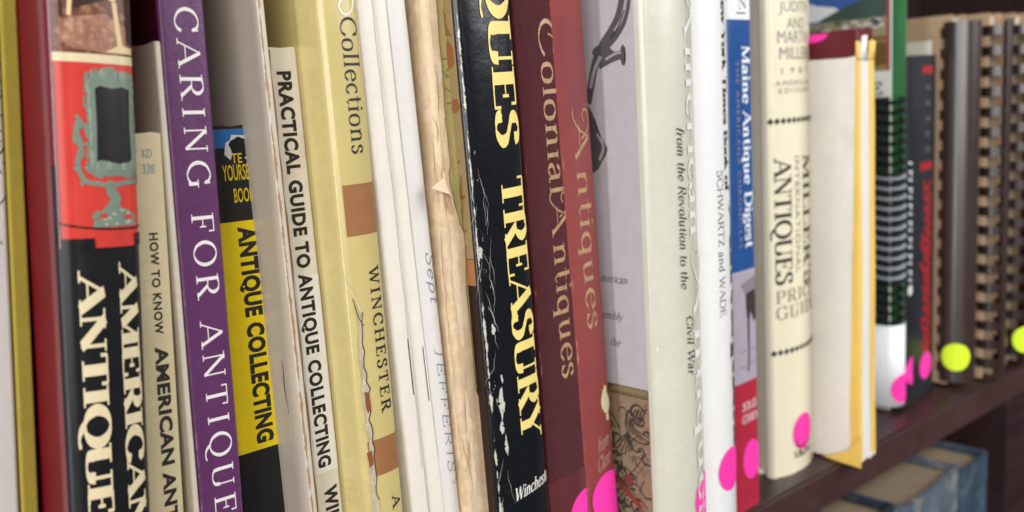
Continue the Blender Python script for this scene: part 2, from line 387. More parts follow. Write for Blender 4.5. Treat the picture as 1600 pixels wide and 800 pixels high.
grain(WOOD); grain(WOOD2, .4)
bc = thing('bookcase', 'dark mahogany bookcase whose shelf carries the row of books', 'bookcase', (0, .0300, 0), (0, 0, -.064))
box('shelf_board', WOOD, -.5, 1.05, -.0125, .27, -.0165, 0, bc, .0008)
box('shelf_edging', M('edging_strip', (0.050, 0.021, 0.020), .45, .25, 30, .2, 600), -.5, 1.05, -.0145, -.0127, -.0172, -.0006, bc, .0004)
box('back_panel', WOOD2, -.5, 1.05, .272, .28, -.32, .44, bc)
box('unseen_shading_shelf', WOOD2, -.5, 1.05, -.01, .27, .42, .44, bc, .001)  # unseen board added to block light and darken the bay
box('lower_shelf', WOOD2, -.5, 1.05, -.015, .27, -.34, -.32, bc, .001)
box('divider', WOOD2, .588, .645, -.0165, .27, -.318, -.0175, bc, .0008)
box('end_panel', WOOD2, 1.052, 1.09, -.02, .28, -.34, .44, bc, .001)

# ------------------------------------------------------------------ far left books
sk = Book('white book at the left end with faint black ink drawing on its spine', .0090, .006, .10, .0330, .25, M('white_jacket', (.66, .63, .60), .5, .06, 30), r=.001)
rn = random.Random(4); pl = []
for (cs, cz, n) in ((.0315, .209, 9), (.0310, .202, 9), (.0312, .196, 8), (.0318, .188, 9), (.031, .180, 7), (.030, .170, 2), (.0305, .1635, 2)):
    for k in range(n):
        a = rn.random()*PI; L_ = .0015+.002*rn.random(); s = cs+.0025*(rn.random()-.5); z = cz+.007*(rn.random()-.5)
        pl += stroke([(s, z), (s+L_*math.cos(a)*.5+.0006*rn.random(), z+L_*math.sin(a)*.5), (s+L_*math.cos(a), z+L_*math.sin(a)+.0008*(rn.random()-.5))], .00034, True, .6)
sk.decal(pl, ink((.06, .06, .06)), 'ink_drawing')
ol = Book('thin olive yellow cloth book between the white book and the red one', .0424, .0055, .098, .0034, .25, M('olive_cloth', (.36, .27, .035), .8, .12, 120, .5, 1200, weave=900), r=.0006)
ol.decal(rect(.0033, .12, .002, .248), M('bounce_blocking_brown', (.03, .016, .012), .8, .1, 60, .4, 900), 'unseen_bounce_blocker')  # unseen dark sheet added to kill reflection and bounce on the red cover

# red book with black lower half
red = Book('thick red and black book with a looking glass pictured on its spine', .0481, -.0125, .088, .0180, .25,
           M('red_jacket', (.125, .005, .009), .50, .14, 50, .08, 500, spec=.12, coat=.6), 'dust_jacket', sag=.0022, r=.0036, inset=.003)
K_ = ink((.010, .010, .012), .3, 'black_print'); CR = ink((.62, .52, .33), .4, 'cream_print')
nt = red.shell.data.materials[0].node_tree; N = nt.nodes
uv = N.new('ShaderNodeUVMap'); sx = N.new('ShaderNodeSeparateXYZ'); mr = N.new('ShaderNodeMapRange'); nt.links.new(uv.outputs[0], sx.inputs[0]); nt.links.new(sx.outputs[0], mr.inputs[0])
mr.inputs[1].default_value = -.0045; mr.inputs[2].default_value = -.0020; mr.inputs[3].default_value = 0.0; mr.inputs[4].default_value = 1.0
nt.links.new(mr.outputs[0], N['Principled BSDF'].inputs['Coat Weight'])      # coat taken off the boards to lose a reflection, kept over the spine
red.decal(rect(-.0010, .0215, .03, .1585), K_, 'black_panel')
red.decal(rect(-.0012, -.0003, .03, .176), K_, 'black_rule')
red.decal(rect(.0004, .0210, .1585, .1972), ink((.52, .042, .030), .3, 'vermilion_print'), 'red_panel')
red.decal(rect(.0002, .0210, .1972, .1990), CR, 'cream_rule')
ph = red.decal(rect(.0004, .0210, .1990, .238), M('photo_brown', (.13, .042, .024), .35, .35, 260, .03, stain=((.30, .15, .08), .52, .66, 330)), 'furniture_photograph')
red.decal(blob(.009, .2032, .0075, .0040, .3, 14, 3)+blob(.006, .213, .005, .004, .4, 12, 5), M('carpet_print', (.30, .13, .08), .4, .35, 420, .03, stain=((.42, .24, .15), .5, .62, 500)), 'carpet', ph)
red.decal(stroke([(.0042, .2135), (.0036, .2065)], .0008, False)+stroke([(.0128, .2100), (.0138, .2010)], .0011, False)
          + [[Vector(p) for p in ((.002, .2135), (.0128, .2100), (.0145, .2122), (.0145, .240), (.002, .240))]]
          + [[Vector(p) for p in ((.0105, .1995), (.0170, .1995), (.0170, .2008), (.0135, .2012))]], ink((.66, .50, .26), .4, 'wood_print'), 'pale_table', ph)
red.decal(rect(.0152, .0174, .2015, .214)+rect(.0018, .0024, .206, .22)+[[Vector(p) for p in ((.0045, .2080), (.0118, .2106), (.0110, .2118), (.0045, .2098))]], ink((.035, .018, .014), .4), 'dark_chair', ph)
GRN = ink((.15, .20, .155), .4, 'verdigris_print')
mir = []
mir += [[Vector((.0062+.0106*u, .1742+.0205*v)) for u, v in ((0, .06), (.06, 0), (.94, 0), (1, .06), (1, .93), (.9, 1.0), (.1, 1.0), (0, .93))]]
mir += stroke([(.0046, .1855), (.0040, .1830), (.0048, .1800), (.0040, .1762), (.0052, .1728), (.0082, .1720), (.0108, .1716), (.0136, .1722), (.0168, .1728), (.0178, .1760), (.0168, .1795), (.0178, .1825), (.0170, .1850)], .0010)
mir += stroke([(.0108, .1725), (.0104, .1705), (.0114, .1688), (.0106, .1672), (.0110, .1660)], .0022)
mir += [[Vector(p) for p in ((.0064, .1628), (.0160, .1630), (.0156, .1642), (.0138, .1648), (.0124, .1672), (.0100, .1672), (.0086, .1648), (.0066, .1642))]]
rnm = random.Random(77)
for k in range(64):
    a = 2*PI*k/64; jx = (rnm.random()-.5)*.0006
    mir += blob(.0115+.0054*max(-1, min(1, 1.35*math.cos(a)))+jx, .1845+.0104*max(-1, min(1, 1.35*math.sin(a)))+jx, .0003+.0005*rnm.random(), .0003+.0006*rnm.random(), .8, 7, k)
for k in range(26):
    q = k/25; mir += blob(.0043+.0007*math.sin(q*15), .1860-.0140*q, .0002+.0004*rnm.random(), .0004, .8, 7, k+90)
    mir += blob(.0176+.0007*math.sin(q*15), .1860-.0140*q, .0002+.0004*rnm.random(), .0004, .8, 7, k+120)
    mir += blob(.0070+.0080*q, .1650+.0004*math.sin(k)+.0018*(1-abs(2*q-1)), .0007, .0008, .7, 7, k+160)
mir += blob(.0110, .1953, .0020, .0012, .4, 11, 2)+blob(.0084, .1949, .0012, .0007, .4, 9, 3)+blob(.0138, .1949, .0012, .0007, .4, 9, 4)
mo = red.decal(mir, GRN, 'looking_glass_picture')
pl = []
for k in range(46):
    a = rnm.random()*6.28; px = .0115+.0048*max(-1, min(1, 1.4*math.cos(a))); pz = .1845+.0096*max(-1, min(1, 1.4*math.sin(a)))
    pl += stroke([(px, pz), (px+.0006*(rnm.random()-.5), pz+.0012), (px+.0012*(rnm.random()-.5), pz+.0018)], .00025, True, .5)
for k in range(14): pl += blob(.0080+.0066*rnm.random(), .1634+.003*rnm.random(), .0004, .0004, .6, 6, k)
red.decal(pl, ink((.30, .33, .25), .4, 'pale_verdigris'), 'frame_lights', mo)
red.decal([[Vector((.0078+.0076*u, .1762+.0163*v)) for u, v in ((.0, .03), (.12, .05), (.35, .03), (.6, .0), (.9, .02), (1, .06), (.97, .5), (1, .96), (.8, 1.0), (.5, .97), (.15, 1.0), (.02, .96), (.03, .5))]], ink((.012, .010, .010), .35), 'dark_glass', mo)
red.decal(stroke([(-.0006, .1640), (.004, .1630), (.010, .1624), (.016, .1624), (.0200, .1630)], .0004), K_, 'table_line', mo)
red.decal(rect(.0070, .0150, .1585, .1600)+blob(.0086, .1652, .0009, .0006, .3, 8, 1)+blob(.0140, .1648, .0009, .0006, .3, 8, 2), ink((.52, .042, .030), .3), 'red_feet', mo)
red.decal(rect(.0002, .0066, .1585, .1606)+rect(.0154, .0210, .1585, .1612), K_, 'black_corner', mo)
red.decal(vert(serif_text('AMERICAN', .235, .075, .085, .0), .0113, .0154, .1543, .0945), CR, 'title')
red.decal(vert(serif_text('ANTIQUES', .235, .075, .085, .0), .0030, .0080, .1530, .0935), CR, 'title')

# cream paperback and thin white book
how = Book('low cream paperback with small black capitals, next to the red book', .0700, 0.0, .065, .0102, .1805, M('cream_card', (.55, .46, .27), .55, .10, 60, .15, stain=((.42, .33, .18), .62, .75, 45)), depth=.12, ragged=.0006)
BLK = ink((.022, .020, .018), .5, 'black_letters')
how.decal(vert(sans_text('HOW TO KNOW', .03, 1.15), .0056, .0076, .1580, .1338), BLK, 'title')
how.decal(vert(sans_text('AMERICAN ANTIQUES', .040, 1.06), .0054, .0084, .1308, .0715), BLK, 'title')
BLU = ink((.20, .33, .36), .6, 'pale_blue_letters')
how.decal(horiz(sans_text('KD', .0), .0052, .0074, .1755, .0022)+horiz(sans_text('328', .0), .0050, .0078, .1718, .0024), BLU, 'shelf_mark')
thin = Book('very thin off white booklet rising behind the low cream paperback', .0846, -.0004, .040, .0015, .2010, M('offwhite_card', (.56, .50, .40), .6, .12, 60, .2, stain=((.40, .34, .25), .6, .8, 40)), r=.0005, pages=None, ragged=.0008)

# purple book
pur = Book('purple book with tall white spaced capitals down its spine', .0866, 0.0, .038, .0116, .25, M('purple_jacket', (.10, .027, .098), .38, .12, 40, .25, 420, wear=[(.0002, .0010, (.20, .09, .17), .34, 320), (.0112, .0008, (.22, .12, .20), .34, 320)]), 'dust_jacket', r=.0012, inset=.002)
MAR = ink((.055, .006, .016), .4, 'maroon_print')
pur.decal(rect(-.10, -.0006, .03, .248), MAR, 'maroon_back')
pur.decal(vert(serif_text('CARING FOR ANTIQUES', .105, .045, .07, .20), .0036, .0092, .2095, .0775), ink((.72, .68, .66), .5, 'white_letters'), 'title')

# yellow and black paperback
yel = Book('yellow and black paperback with a torn blue top', .1040, .010, .021, .0128, .1805, M('black_card', (.012, .012, .012), .35, .1, 50, .08), depth=.10, ragged=.0006)
yel.decal(rect(-.05, .0135, .0935, .1560), ink((.80, .60, .01), .4, 'yellow_print'), 'yellow_panel')
yel.decal(rect(-.05, .0135, .1752, .1800), ink((.03, .16, .42), .4, 'blue_print'), 'blue_panel')
yel.decal([[Vector(p) for p in ((.0040, .1735), (.0046, .1765), (.0060, .1772), (.0064, .1785), (.0098, .1782), (.0104, .1765), (.0122, .1755), (.0121, .1735), (.0126, .1725), (.0112, .1712), (.0098, .1722), (.0090, .1738), (.0066, .1745), (.0056, .1720))]], ink((.66, .63, .58), .9, 'torn_paper'), 'torn_patch')
yel.decal(blob(.0085, .1755, .0030, .0024, .35, 15, 9)+blob(.0092, .1738, .0018, .0012, .3, 11, 5), ink((.012, .011, .011), .7), 'torn_hole')
YL = ink((.72, .52, .03), .45, 'yellow_letters')
yel.decal(horiz(sans_text('TE', .01), .0058, .0088, .1712, .0026)+horiz(sans_text('YOURSELF', .012), .0030, .0124, .1668, .0042)+horiz(sans_text('BOOKS', .012), .0056, .0122, .1610, .0038), YL, 'series_name')
yel.decal(vert(sans_text('ANTIQUE COLLECTING', .05, 1.08), .0060, .0108, .1545, .0952), BLK, 'title')

# tall thin grey book
gry = Book('tall thin grey board book standing behind the yellow paperback', .1184, -.004, -.003, .0020, .25, M('grey_gloss_board', (.50, .445, .37), .30, .06, 30, .05, 500, spec=.5, stain=((.52, .42, .28), .45, .7, 14), wear=[(.0004, .0012, (.30, .19, .11), .50, 260)]), r=.0005, pages=None)
rn = random.Random(2)
TD = ink((.035, .025, .02), .9, 'tear_shadow'); TP = ink((.58, .52, .43), .9, 'torn_paper')
tear = [(-.0065, .1175)]
for k in range(12): tear.append((-.0064+.0006*(rn.random()-.5)+.00012*k, .1165-.0028*k))
gry.decal(stroke(tear, .0007, False, .6), TP, 'torn_edge'); gry.decal(stroke([(a-.0004, b+.0008) for a, b in tear[:7]], .0006, False, .7), TD, 'tear')

# practical guide
prc = Book('white paperback with bold black capitals, left of the yellow jacket', .1224, 0.0, -.005, .0086, .1995, M('white_card', (.70, .64, .54), .5, .08, 60, .25, 500, stain=((.60, .50, .36), .58, .8, 50), wear=[(.0001, .0007, (.38, .26, .16), .33, 300)]), depth=.13, ragged=.0005)
rn = random.Random(41); le = [Vector((-.0008+.0004*rn.random(), .199-.0062*k)) for k in range(24)]; re = [Vector((.0003+.0005*rn.random(), .199-.0062*k)) for k in range(24)]
prc.decal([[le[i], re[i], re[i+1], le[i+1]] for i in range(23)], ink((.30, .19, .11), .8, 'browned_edge'), 'rubbed_edge')
prc.decal(rect(.0009, .0081, .0850, .1400), ink((.78, .75, .70), .4, 'white_print'), 'white_panel')
prc.decal(vert(sans_text('PRACTICAL GUIDE TO ANTIQUE COLLECTING', .045, 1.12), .0021, .0060, .1935, .0865), BLK, 'title')
prc.decal(vert(sans_text('WIL', .045, 1.12), .0030, .0069, .0806, .0708), BLK, 'author_name')

# yellow jacket
win = Book('dull yellow book with two brown bands and a torn spine edge', .1312, -.0128, -.006, .0122, .25, M('dull_yellow_jacket', (.52, .42, .17), .24, .08, 40, .06, 400, coat=.4, wear=[(.0016, .0008, (.66, .60, .48), .18, 260)]), 'dust_jacket', sag=.0012, r=.0024, inset=.003)
BRN = ink((.28, .125, .05), .35, 'brown_print')
win.decal(rect(.0012, .0150, .1503, .1637), BRN, 'brown_band'); win.decal(rect(.0012, .0150, .0842, .0945), BRN, 'brown_band')
win.decal(vert(serif_text('Collections', .10, .04, .06, .02), .0050, .0100, .2060, .1712), BLK, 'title')
win.decal(stroke([(.0062, .2105), (.0050, .2085), (.0062, .2065), (.0085, .2072), (.0098, .2100)], .0006), ink((.75, .72, .6), .5), 'swash')
win.decal(vert(serif_text('WINCHESTER', .15, .07, .09, .20), .0066, .0099, .1414, .1015), BLK, 'author_name')
win.decal(vert(serif_text('A', .15, .07, .09, .2), .0072, .0100, .0768, .0735), BLK, 'publisher_letter')
rn = random.Random(11); zs = [.1300-.0021*k for k in range(36)]
le = [Vector((.0014-.0006*min(1, k/6)+.0009*rn.random(), z)) for k, z in enumerate(zs)]
re = [Vector((.0019+.0002*min(1, k/6)+.0009*rn.random()+.0005*(k % 5 == 0), z)) for k, z in enumerate(zs)]
win.decal([[le[i], re[i], re[i+1], le[i+1]] for i in range(35)], M('torn_board', (.44, .38, .27), .9, .3, 300, .6, 500, stain=((.30, .24, .16), .5, .7, 350)), 'torn_edge')
win.decal(stroke([tuple(v+Vector((.0001, 0))) for v in re[:26]], .00032, False, .3), TD, 'tear')
win.decal(stroke([(.0010, .1340), (.0016, .1310), (.0022, .1285), (.0034, .1262)], .0003, False, .5), TD, 'split')
win.decal([[Vector(p) for p in ((.0018, .1085), (.0030, .1080), (.0032, .1040), (.0022, .1022), (.0017, .1045))], [Vector(p) for p in ((.0008, .0915), (.0022, .0920), (.0024, .0880), (.0012, .0872))]], ink((.20, .06, .025), .8), 'bared_board')
win.decal(stroke([(-.001, .1405), (.0015, .1345), (.0030, .1300)], .00018), TP, 'scratch')

# three white pamphlets
WP = M('white_pamphlet', (.74, .685, .61), .5, .06, 40, .35, 500, stain=((.64, .57, .47), .6, .8, 45))
for i, (lab, X0, yf, k, w) in enumerate((('thin white stapled pamphlet touching the yellow book with brown bands', .1494, -.0095, -.03, .0062),
                        ('middle one of three thin white pamphlets', .1576, -.0075, -.04, .0056),
                        ('white pamphlet with a pencilled name on its edge', .1628, -.0070, -.038, .0066))):
    p = Book(lab, X0, yf, k, w, .245-.004*i, WP if i < 2 else M('white_pamphlet', (.66, .64, .61), .5, .05, 40, .35, 500, stain=((.58, .53, .46), .6, .8, 45)), name='pamphlet', cat='pamphlet', r=.0010, sag=.0004, pages=PAGES_W, depth=.14, wave=.0002, ragged=.0008)
    if i < 2:
        p.decal(stroke([(.0046-.0006*i, .1185-.004*i), (.0046-.0006*i, .1020-.004*i)], .00032, False), ink((.05, .05, .05), .4), 'staple')
        p.decal(stroke([(.0030+.001*j, .243-.012*j) if False else (.0050+.0004*rn.random()-.0002, .24-.01*j) for j in range(17)], .00022, True), ink((.50, .45, .40), .8), 'fold_line')
    else:
        PC = ink((.20, .23, .32), .7, 'pencil')
        p.decal(vert(serif_text('Sept', .07, .07, 0, .05, .2), .0035, .0064, .1415, .1265)+vert(serif_text('JEFFERIS', .06, .06, 0, .12, .15), .0032, .0060, .1130, .0740), PC, 'handwriting')
        p.decal(stroke([(.0058, .0715), (.0050, .070), (.0040, .0712)], .0002), PC, 'flourish')

# tan book in torn wrapper
tan = Book('old book in a torn tan paper wrapper over an olive yellow spine', .1690, -.0105, -.02, .0088, .25, M('olive_spine_cloth', (.42, .36, .13), .6, .10, 50, .2, stain=((.30, .24, .08), .6, .78, 60)), r=.0005, inset=.002, wave=.00012)
TAN = M('tan_wrapping_paper', (.55, .40, .25), .7, .16, 70, .22, 260, stain=((.63, .49, .33), .48, .7, 140), wear=[(.0001, .0012, (.68, .54, .38), .16, 240)])
wl = []; rn = random.Random(5)
prof = [(.0038, .248), (.0038, .20), (.0034, .178), (.0038, .166), (.0028, .163), (.0046, .150), (.0066, .145), (.0056, .130), (.0058, .110), (.0056, .0985), (.0072, .0940), (.0080, .088), (.0082, .03)]
pr2 = []
for (a, b) in zip(prof, prof[1:]):
    for q in range(6):
        t = q/6; pr2.append((a[0]+(b[0]-a[0])*t+.0003*(rn.random()-.5), a[1]+(b[1]-a[1])*t))
pr2.append(prof[-1])
for a, b in zip(pr2, pr2[1:]): wl.append([Vector((-.10, b[1])), Vector((b[0], b[1])), Vector((a[0], a[1])), Vector((-.10, a[1]))])
wr = tan.decal(wl, TAN, 'paper_wrapper', tan.root, off=.0004)
tan.decal(vert(serif_text('1971', .08, .04, 0, .2), .0044, .0068, .1965, .1815), ink((.24, .22, .08), .6), 'title')
# paler layers where the wrapper has peeled, and creases
PEEL = M('peeled_paper', (.63, .49, .33), .8, .14, 120, .3, 300)
def ragged_strip(sa, sb, z0, z1, seed, n=26, amp=.0007):
    r_ = random.Random(seed); a = []; b = []
    for k in range(n+1):
        q = k/n; t = math.sin(PI*q)**.4; m = (sa+sb)/2; z = z0+(z1-z0)*q
        a.append(Vector((m+(sa-m)*t+amp*(r_.random()-.5), z))); b.append(Vector((m+(sb-m)*t+amp*(r_.random()-.5), z)))
    return [[a[i], b[i], b[i+1], a[i+1]] for i in range(n)]
pls = ragged_strip(-.0012, .0012, .247, .165, 1)+ragged_strip(.0008, .0034, .150, .112, 2)+ragged_strip(-.0030, -.0016, .140, .075, 3)+ragged_strip(.0010, .0030, .100, .060, 4)
tan.decal(pls, PEEL, 'peeled_layer', wr, off=.00052)
rn = random.Random(19); pls = []
for k in range(22):
    s0 = -.004+.008*rn.random(); z0 = .07+.13*rn.random(); P_ = [(s0, z0)]
    for q in range(4): P_.append((P_[-1][0]+.0012*(rn.random()-.5), P_[-1][1]-.0035*rn.random()-.001))
    pls += stroke(P_, .00020, False, .7)
tan.decal(pls, ink((.36, .23, .12), .8, 'crease_brown'), 'crease_lines', wr, off=.00056)  # brown strokes drawn for creases in the wrapper
tan.decal([a for a in [[Vector((p[0]-.0001, p[1])), Vector((p[0]+.0002, p[1])), Vector((q[0]+.0002, q[1])), Vector((q[0]-.0001, q[1]))] for p, q in zip(pr2, pr2[1:])]], ink((.20, .13, .06), .9, 'torn_rim'), 'torn_rim', wr, off=.00050)
# the flap of wrapper folded away from the book: a lifted triangle of paper
bm = bmesh.new(); rows = []
T_, L_, B_ = (.0008, .1650), (-.0026, .1606), (.0054, .1480)
for i in range(9):
    u = i/8; row = []
    for j in range(9):
        v = j/8; e0 = (T_[0]+(B_[0]-T_[0])*u, T_[1]+(B_[1]-T_[1])*u)
        w_ = v*(1-abs(2*u-.55)/1.45 if u > .275 else u/.275)
        p = tan.surf(e0[0]+(L_[0]-T_[0])*w_*.8+.0002*w_, e0[1]+(L_[1]-T_[1])*w_*.25+tan.dz, .0006+.0034*w_**1.3)
        row.append(bm.verts.new(p))
    rows.append(row)
for i in range(8):
    for j in range(8):
        try: bm.faces.new((rows[i][j], rows[i][j+1], rows[i+1][j+1], rows[i+1][j]))
        except ValueError: pass
fl = finish('torn_flap', bm, PEEL, wr)
so = fl.modifiers.new('paper', 'SOLIDIFY'); so.thickness = .00022

# antiques treasury
tre = Book('battered black book with tall pale yellow capitals on its spine', .1764, -.0168, -.024, .0216, .30, M('black_gloss_jacket', (.007, .008, .010), .22, .15, 40, .35, 160, spec=.35, coat=.3,
           wear=[(.0022, .0034, (.50, .47, .42), .25, 460), (.0002, .0012, (.50, .46, .38), .42, 300), (.0085, .0018, (.60, .56, .50), .10, 400)]), 'dust_jacket', sag=.0016, r=.0020, inset=.003, wave=.0003)
OLB = ink((.26, .18, .085), .4, 'photo_tan'); 
tre.decal(rect(-.06, -.0012, .138, .296), OLB, 'back_photograph')
tre.decal(rect(-.06, -.0012, .1300, .1378), ink((.30, .13, .045), .4), 'orange_band'); tre.decal(rect(-.06, -.0012, .03, .1300), ink((.022, .010, .008), .4), 'dark_ground')
rn = random.Random(8); pl = []
for k in range(26):
    z = .14+.07*rn.random(); s = -.002-.012*rn.random(); pl += stroke([(s, z), (s-.002, z+.004*(rn.random()-.3)), (s-.003*rn.random(), z+.006)], .0007+.0006*rn.random(), True, .5)
tre.decal(pl, ink((.20, .10, .04), .5), 'carved_ornament')
tre.decal(blob(-.004, .196, .0022, .004, .4, 12, 1)+blob(-.003, .182, .0016, .0022, .4, 12, 2)+blob(-.005, .205, .001, .002, .4, 12, 4), ink((.24, .085, .03), .5), 'orange_figure')
rn = random.Random(61); pl = []
for k in range(20):
    z0 = .165-.11*rn.random()**1.2; s0 = .0006+.0042*rn.random(); P_ = [(s0, z0)]; dx, dz = (rn.random()-.5)*.0012, -.0014
    for q in range(5+int(6*rn.random())): P_.append((P_[-1][0]+dx*.6+.0009*(rn.random()-.5), P_[-1][1]+dz*(.4+rn.random())))
    pl += stroke(P_, .00008+.00020*rn.random()**3, False, .9)
for (cs, cz, r1, r2) in ((.0028, .1165, .0006, .0012), (.0036, .0935, .0008, .0034), (.0030, .0860, .0006, .0014), (.0044, .1010, .0003, .0010), (.0010, .1400, .0006, .0014), (.0040, .0800, .0005, .0024)): pl += blob(cs, cz, r1, r2, 1.5, 34, int(cz*1e4))
tre.decal(pl, ink((.47, .45, .41), .8, 'bared_white_paper'), 'cracks')
PY = ink((.78, .62, .20), .4, 'pale_yellow_letters')
tre.decal(vert(serif_text('ANTIQUES', .20, .05, .085, .0), .0102, .0196, .2685, .1690), PY, 'title')
tre.decal(vert(serif_text('TREASURY', .20, .05, .085, .0), .0102, .0196, .1606, .0790), PY, 'title')
tre.decal(horiz(serif_text('Winchester', .13, .06, .05, .0, .25), .0052, .0232, .0612, .0040, .10), ink((.74, .71, .66), .4), 'author_name')

# maroon and red books
col = Book('dark maroon cloth book with dull gold script title', .2000, -.0142, -.024, .0176, .25, M('maroon_cloth', (.085, .008, .013), .55, .18, 60, .8, 1400, weave=700, stain=((.12, .02, .025), .55, .75, 30), wear=[(.0004, .0010, (.24, .08, .07), .30, 340), (.0172, .0008, (.24, .08, .07), .30, 340)]), r=.0010, sag=.0006, inset=.003)
GLD = M('worn_gilding', (.42, .25, .13), .35, .25, 300, .1, spec=.6, stain=((.14, .03, .02), .55, .7, 420))
col.decal(vert(serif_text('@olonial', .10, .04, .05, .01), .0096, .0176, .2065, .1520)+vert(serif_text('&ntiques', .10, .04, .05, .01), .0092, .0172, .1535, .0925), GLD, 'title')
col.decal(rect(-.0015, .0180, .0, .0605), M('plastic_film', (.105, .025, .03), .25, .15, 60, .2, coat=.4), 'plastic_sleeve')
col.sticker(.0165, .0440, PINK, label='neon pink round sticker')
ant = Book('faded brick red book with gold script, left of the lavender cover', .2178, -.0145, -.035, .0150, .25, M('brick_red_cloth', (.235, .035, .030), .5, .12, 40, .4, 1400, weave=1100, stain=((.13, .010, .035), .5, .7, 12), wear=[(.0004, .0010, (.42, .16, .13), .30, 340), (.0146, .0008, (.42, .16, .13), .30, 340)]), r=.0012, sag=.0006, inset=.003)
ant.decal(vert(serif_text('&ntiques', .09, .04, .05, .0), .0058, .0128, .1790, .1060), GLD, 'title')
ant.decal(blob(.0118, .0800, .0019, .0048, .7, 20, 6)+blob(.0124, .0745, .0008, .0020, .6, 10, 8), ink((.60, .52, .30), .7), 'worn_ornament')
ant.decal(horiz(serif_text('from t', .08, .05, 0, .0, .3), .0060, .0140, .0630, .0050, .3)+horiz(serif_text('Close', .08, .05, 0, .0, .3), .0052, .0120, .0560, .0050, .35)+vert(serif_text('F', .08, .05, 0, 0), .0060, .009, .051, .048), ink((.48, .32, .27), .6), 'subtitle')
ant.sticker(.0104, .0465, PINK, label='neon pink round sticker')

# grey green jacket, lavender back
LAV = ink((.45, .40, .425), .45, 'lavender_print')
ame = Book('pale grey green book with white script title and lavender back cover', .2366, -.0315, .0, .0272, .25, M('grey_green_jacket', (.55, .535, .44), .28, .07, 40, .15, 250, coat=.5, wear=[(.0010, .0022, (.72, .71, .64), .20, 150)]), 'dust_jacket', sag=.0040, r=.0022, inset=.003, wave=.0003)
ame.decal(rect(-.12, -.0030, .0830, .248), LAV, 'lavender_back')
tp = ame.decal(rect(-.12, -.0030, .0, .0800), M('tapestry_ground', (.27, .175, .11), .7, .25, 160, .3, 900, weave=700, stain=((.24, .14, .08), .5, .68, 120)), 'tapestry_picture')
ame.decal(rect(-.12, -.0030, .0800, .0835), ink((.10, .07, .035), .6), 'tapestry_border', tp)
rn = random.Random(21); pl = []
for k in range(40):
    s = -.0035-k*.0012; pl += stroke([(s, .0806), (s-.0004, .0832), (s-.0012, .0812), (s-.0016, .0828)], .0003)
ame.decal(pl, ink((.30, .22, .10), .6), 'leaf_border', tp)
pl = []; pr = []
for k in range(70):
    s = -.003-.030*rn.random(); z = .028+.048*rn.random(); a = rn.random()*6.28; q = .0020+.0030*rn.random()
    pl += stroke([(s+q*math.cos(a+t*1.1)*(1-.2*t), z+q*math.sin(a+t*1.1)*(1-.2*t)) for t in range(5)], .0006+.0005*rn.random(), True, .6)
    if k % 3 == 0: pl += blob(s, z, .0009, .0006, .6, 9, k)
# a bird with spread wing and fan tail
bird = [(-.0125, .0735), (-.0110, .0742), (-.0100, .0728), (-.0108, .0708), (-.0085, .0680), (-.0040, .0668), (-.0028, .0650), (-.0070, .0640), (-.0115, .0655), (-.0135, .0690), (-.0125, .0735)]
pl += stroke(bird, .0005)
for k in range(9): pl += stroke([(-.0128+.0010*k, .0700-.0006*k), (-.0118+.0010*k, .0668-.0002*k)], .00045, False)
for k in range(7): pl += stroke([(-.0125, .0668), (-.0190+.0016*k, .0610-.0010*k)], .0005, False)
for k in range(6): pl += stroke([(-.0080-.0010*k, .0700), (-.0040-.0016*k, .0770-.0004*k)], .0006, False)
for k in range(6): pl += stroke([(-.0200-.0022*k, .0730), (-.0160-.0020*k, .0672)], .0006, True)
for k in range(130):
    s = -.002-.034*rn.random(); z = .026+.052*rn.random(); a = rn.choice((.5, .9, 2.2, 2.7)); q = .0012+.0022*rn.random()
    pl += stroke([(s, z), (s+q*math.cos(a), z+q*math.sin(a))], .0003+.0003*rn.random(), False, .6)
for (x0, z0, x1, z1) in ((-.020, .040, -.004, .060), (-.018, .052, -.003, .034), (-.026, .050, -.012, .030)):
    d = Vector((x1-x0, z1-z0)); nn = Vector((-d.y, d.x)).normalized()*.0011
    for sg in (-1, 1): pl += stroke([tuple(Vector((x0, z0))+nn*sg), tuple(Vector((x1, z1))+nn*sg)], .0004, False)
    for k in range(10):
        c_ = Vector((x0, z0))+d*(k+.5)/10; pl += stroke([tuple(c_-nn), tuple(c_+nn)], .0003, False)
pl = [[Vector((min(v.x, -.0033), v.y)) for v in p] for p in pl if min(v.x for v in p) < -.0035]
ame.decal(pl, ink((.045, .030, .025), .6, 'dark_thread'), 'embroidery', tp)
ame.decal(stroke([(-.008, .040), (-.016, .046), (-.024, .054)], .0020)+stroke([(-.006, .034), (-.013, .036), (-.020, .028)], .0018)+blob(-.013, .049, .0014, .0022, .3, 12, 2)+blob(-.022, .044, .003, .0012, .3, 12, 7), ink((.22, .035, .03), .6, 'red_thread'), 'red_embroidery', tp)
ame.decal(stroke([(-.010, .060), (-.018, .056), (-.026, .060), (-.030, .068)], .0016)+blob(-.026, .066, .002, .0015, .4, 10, 5), ink((.22, .17, .09), .6, 'gold_thread'), 'gold_embroidery', tp)
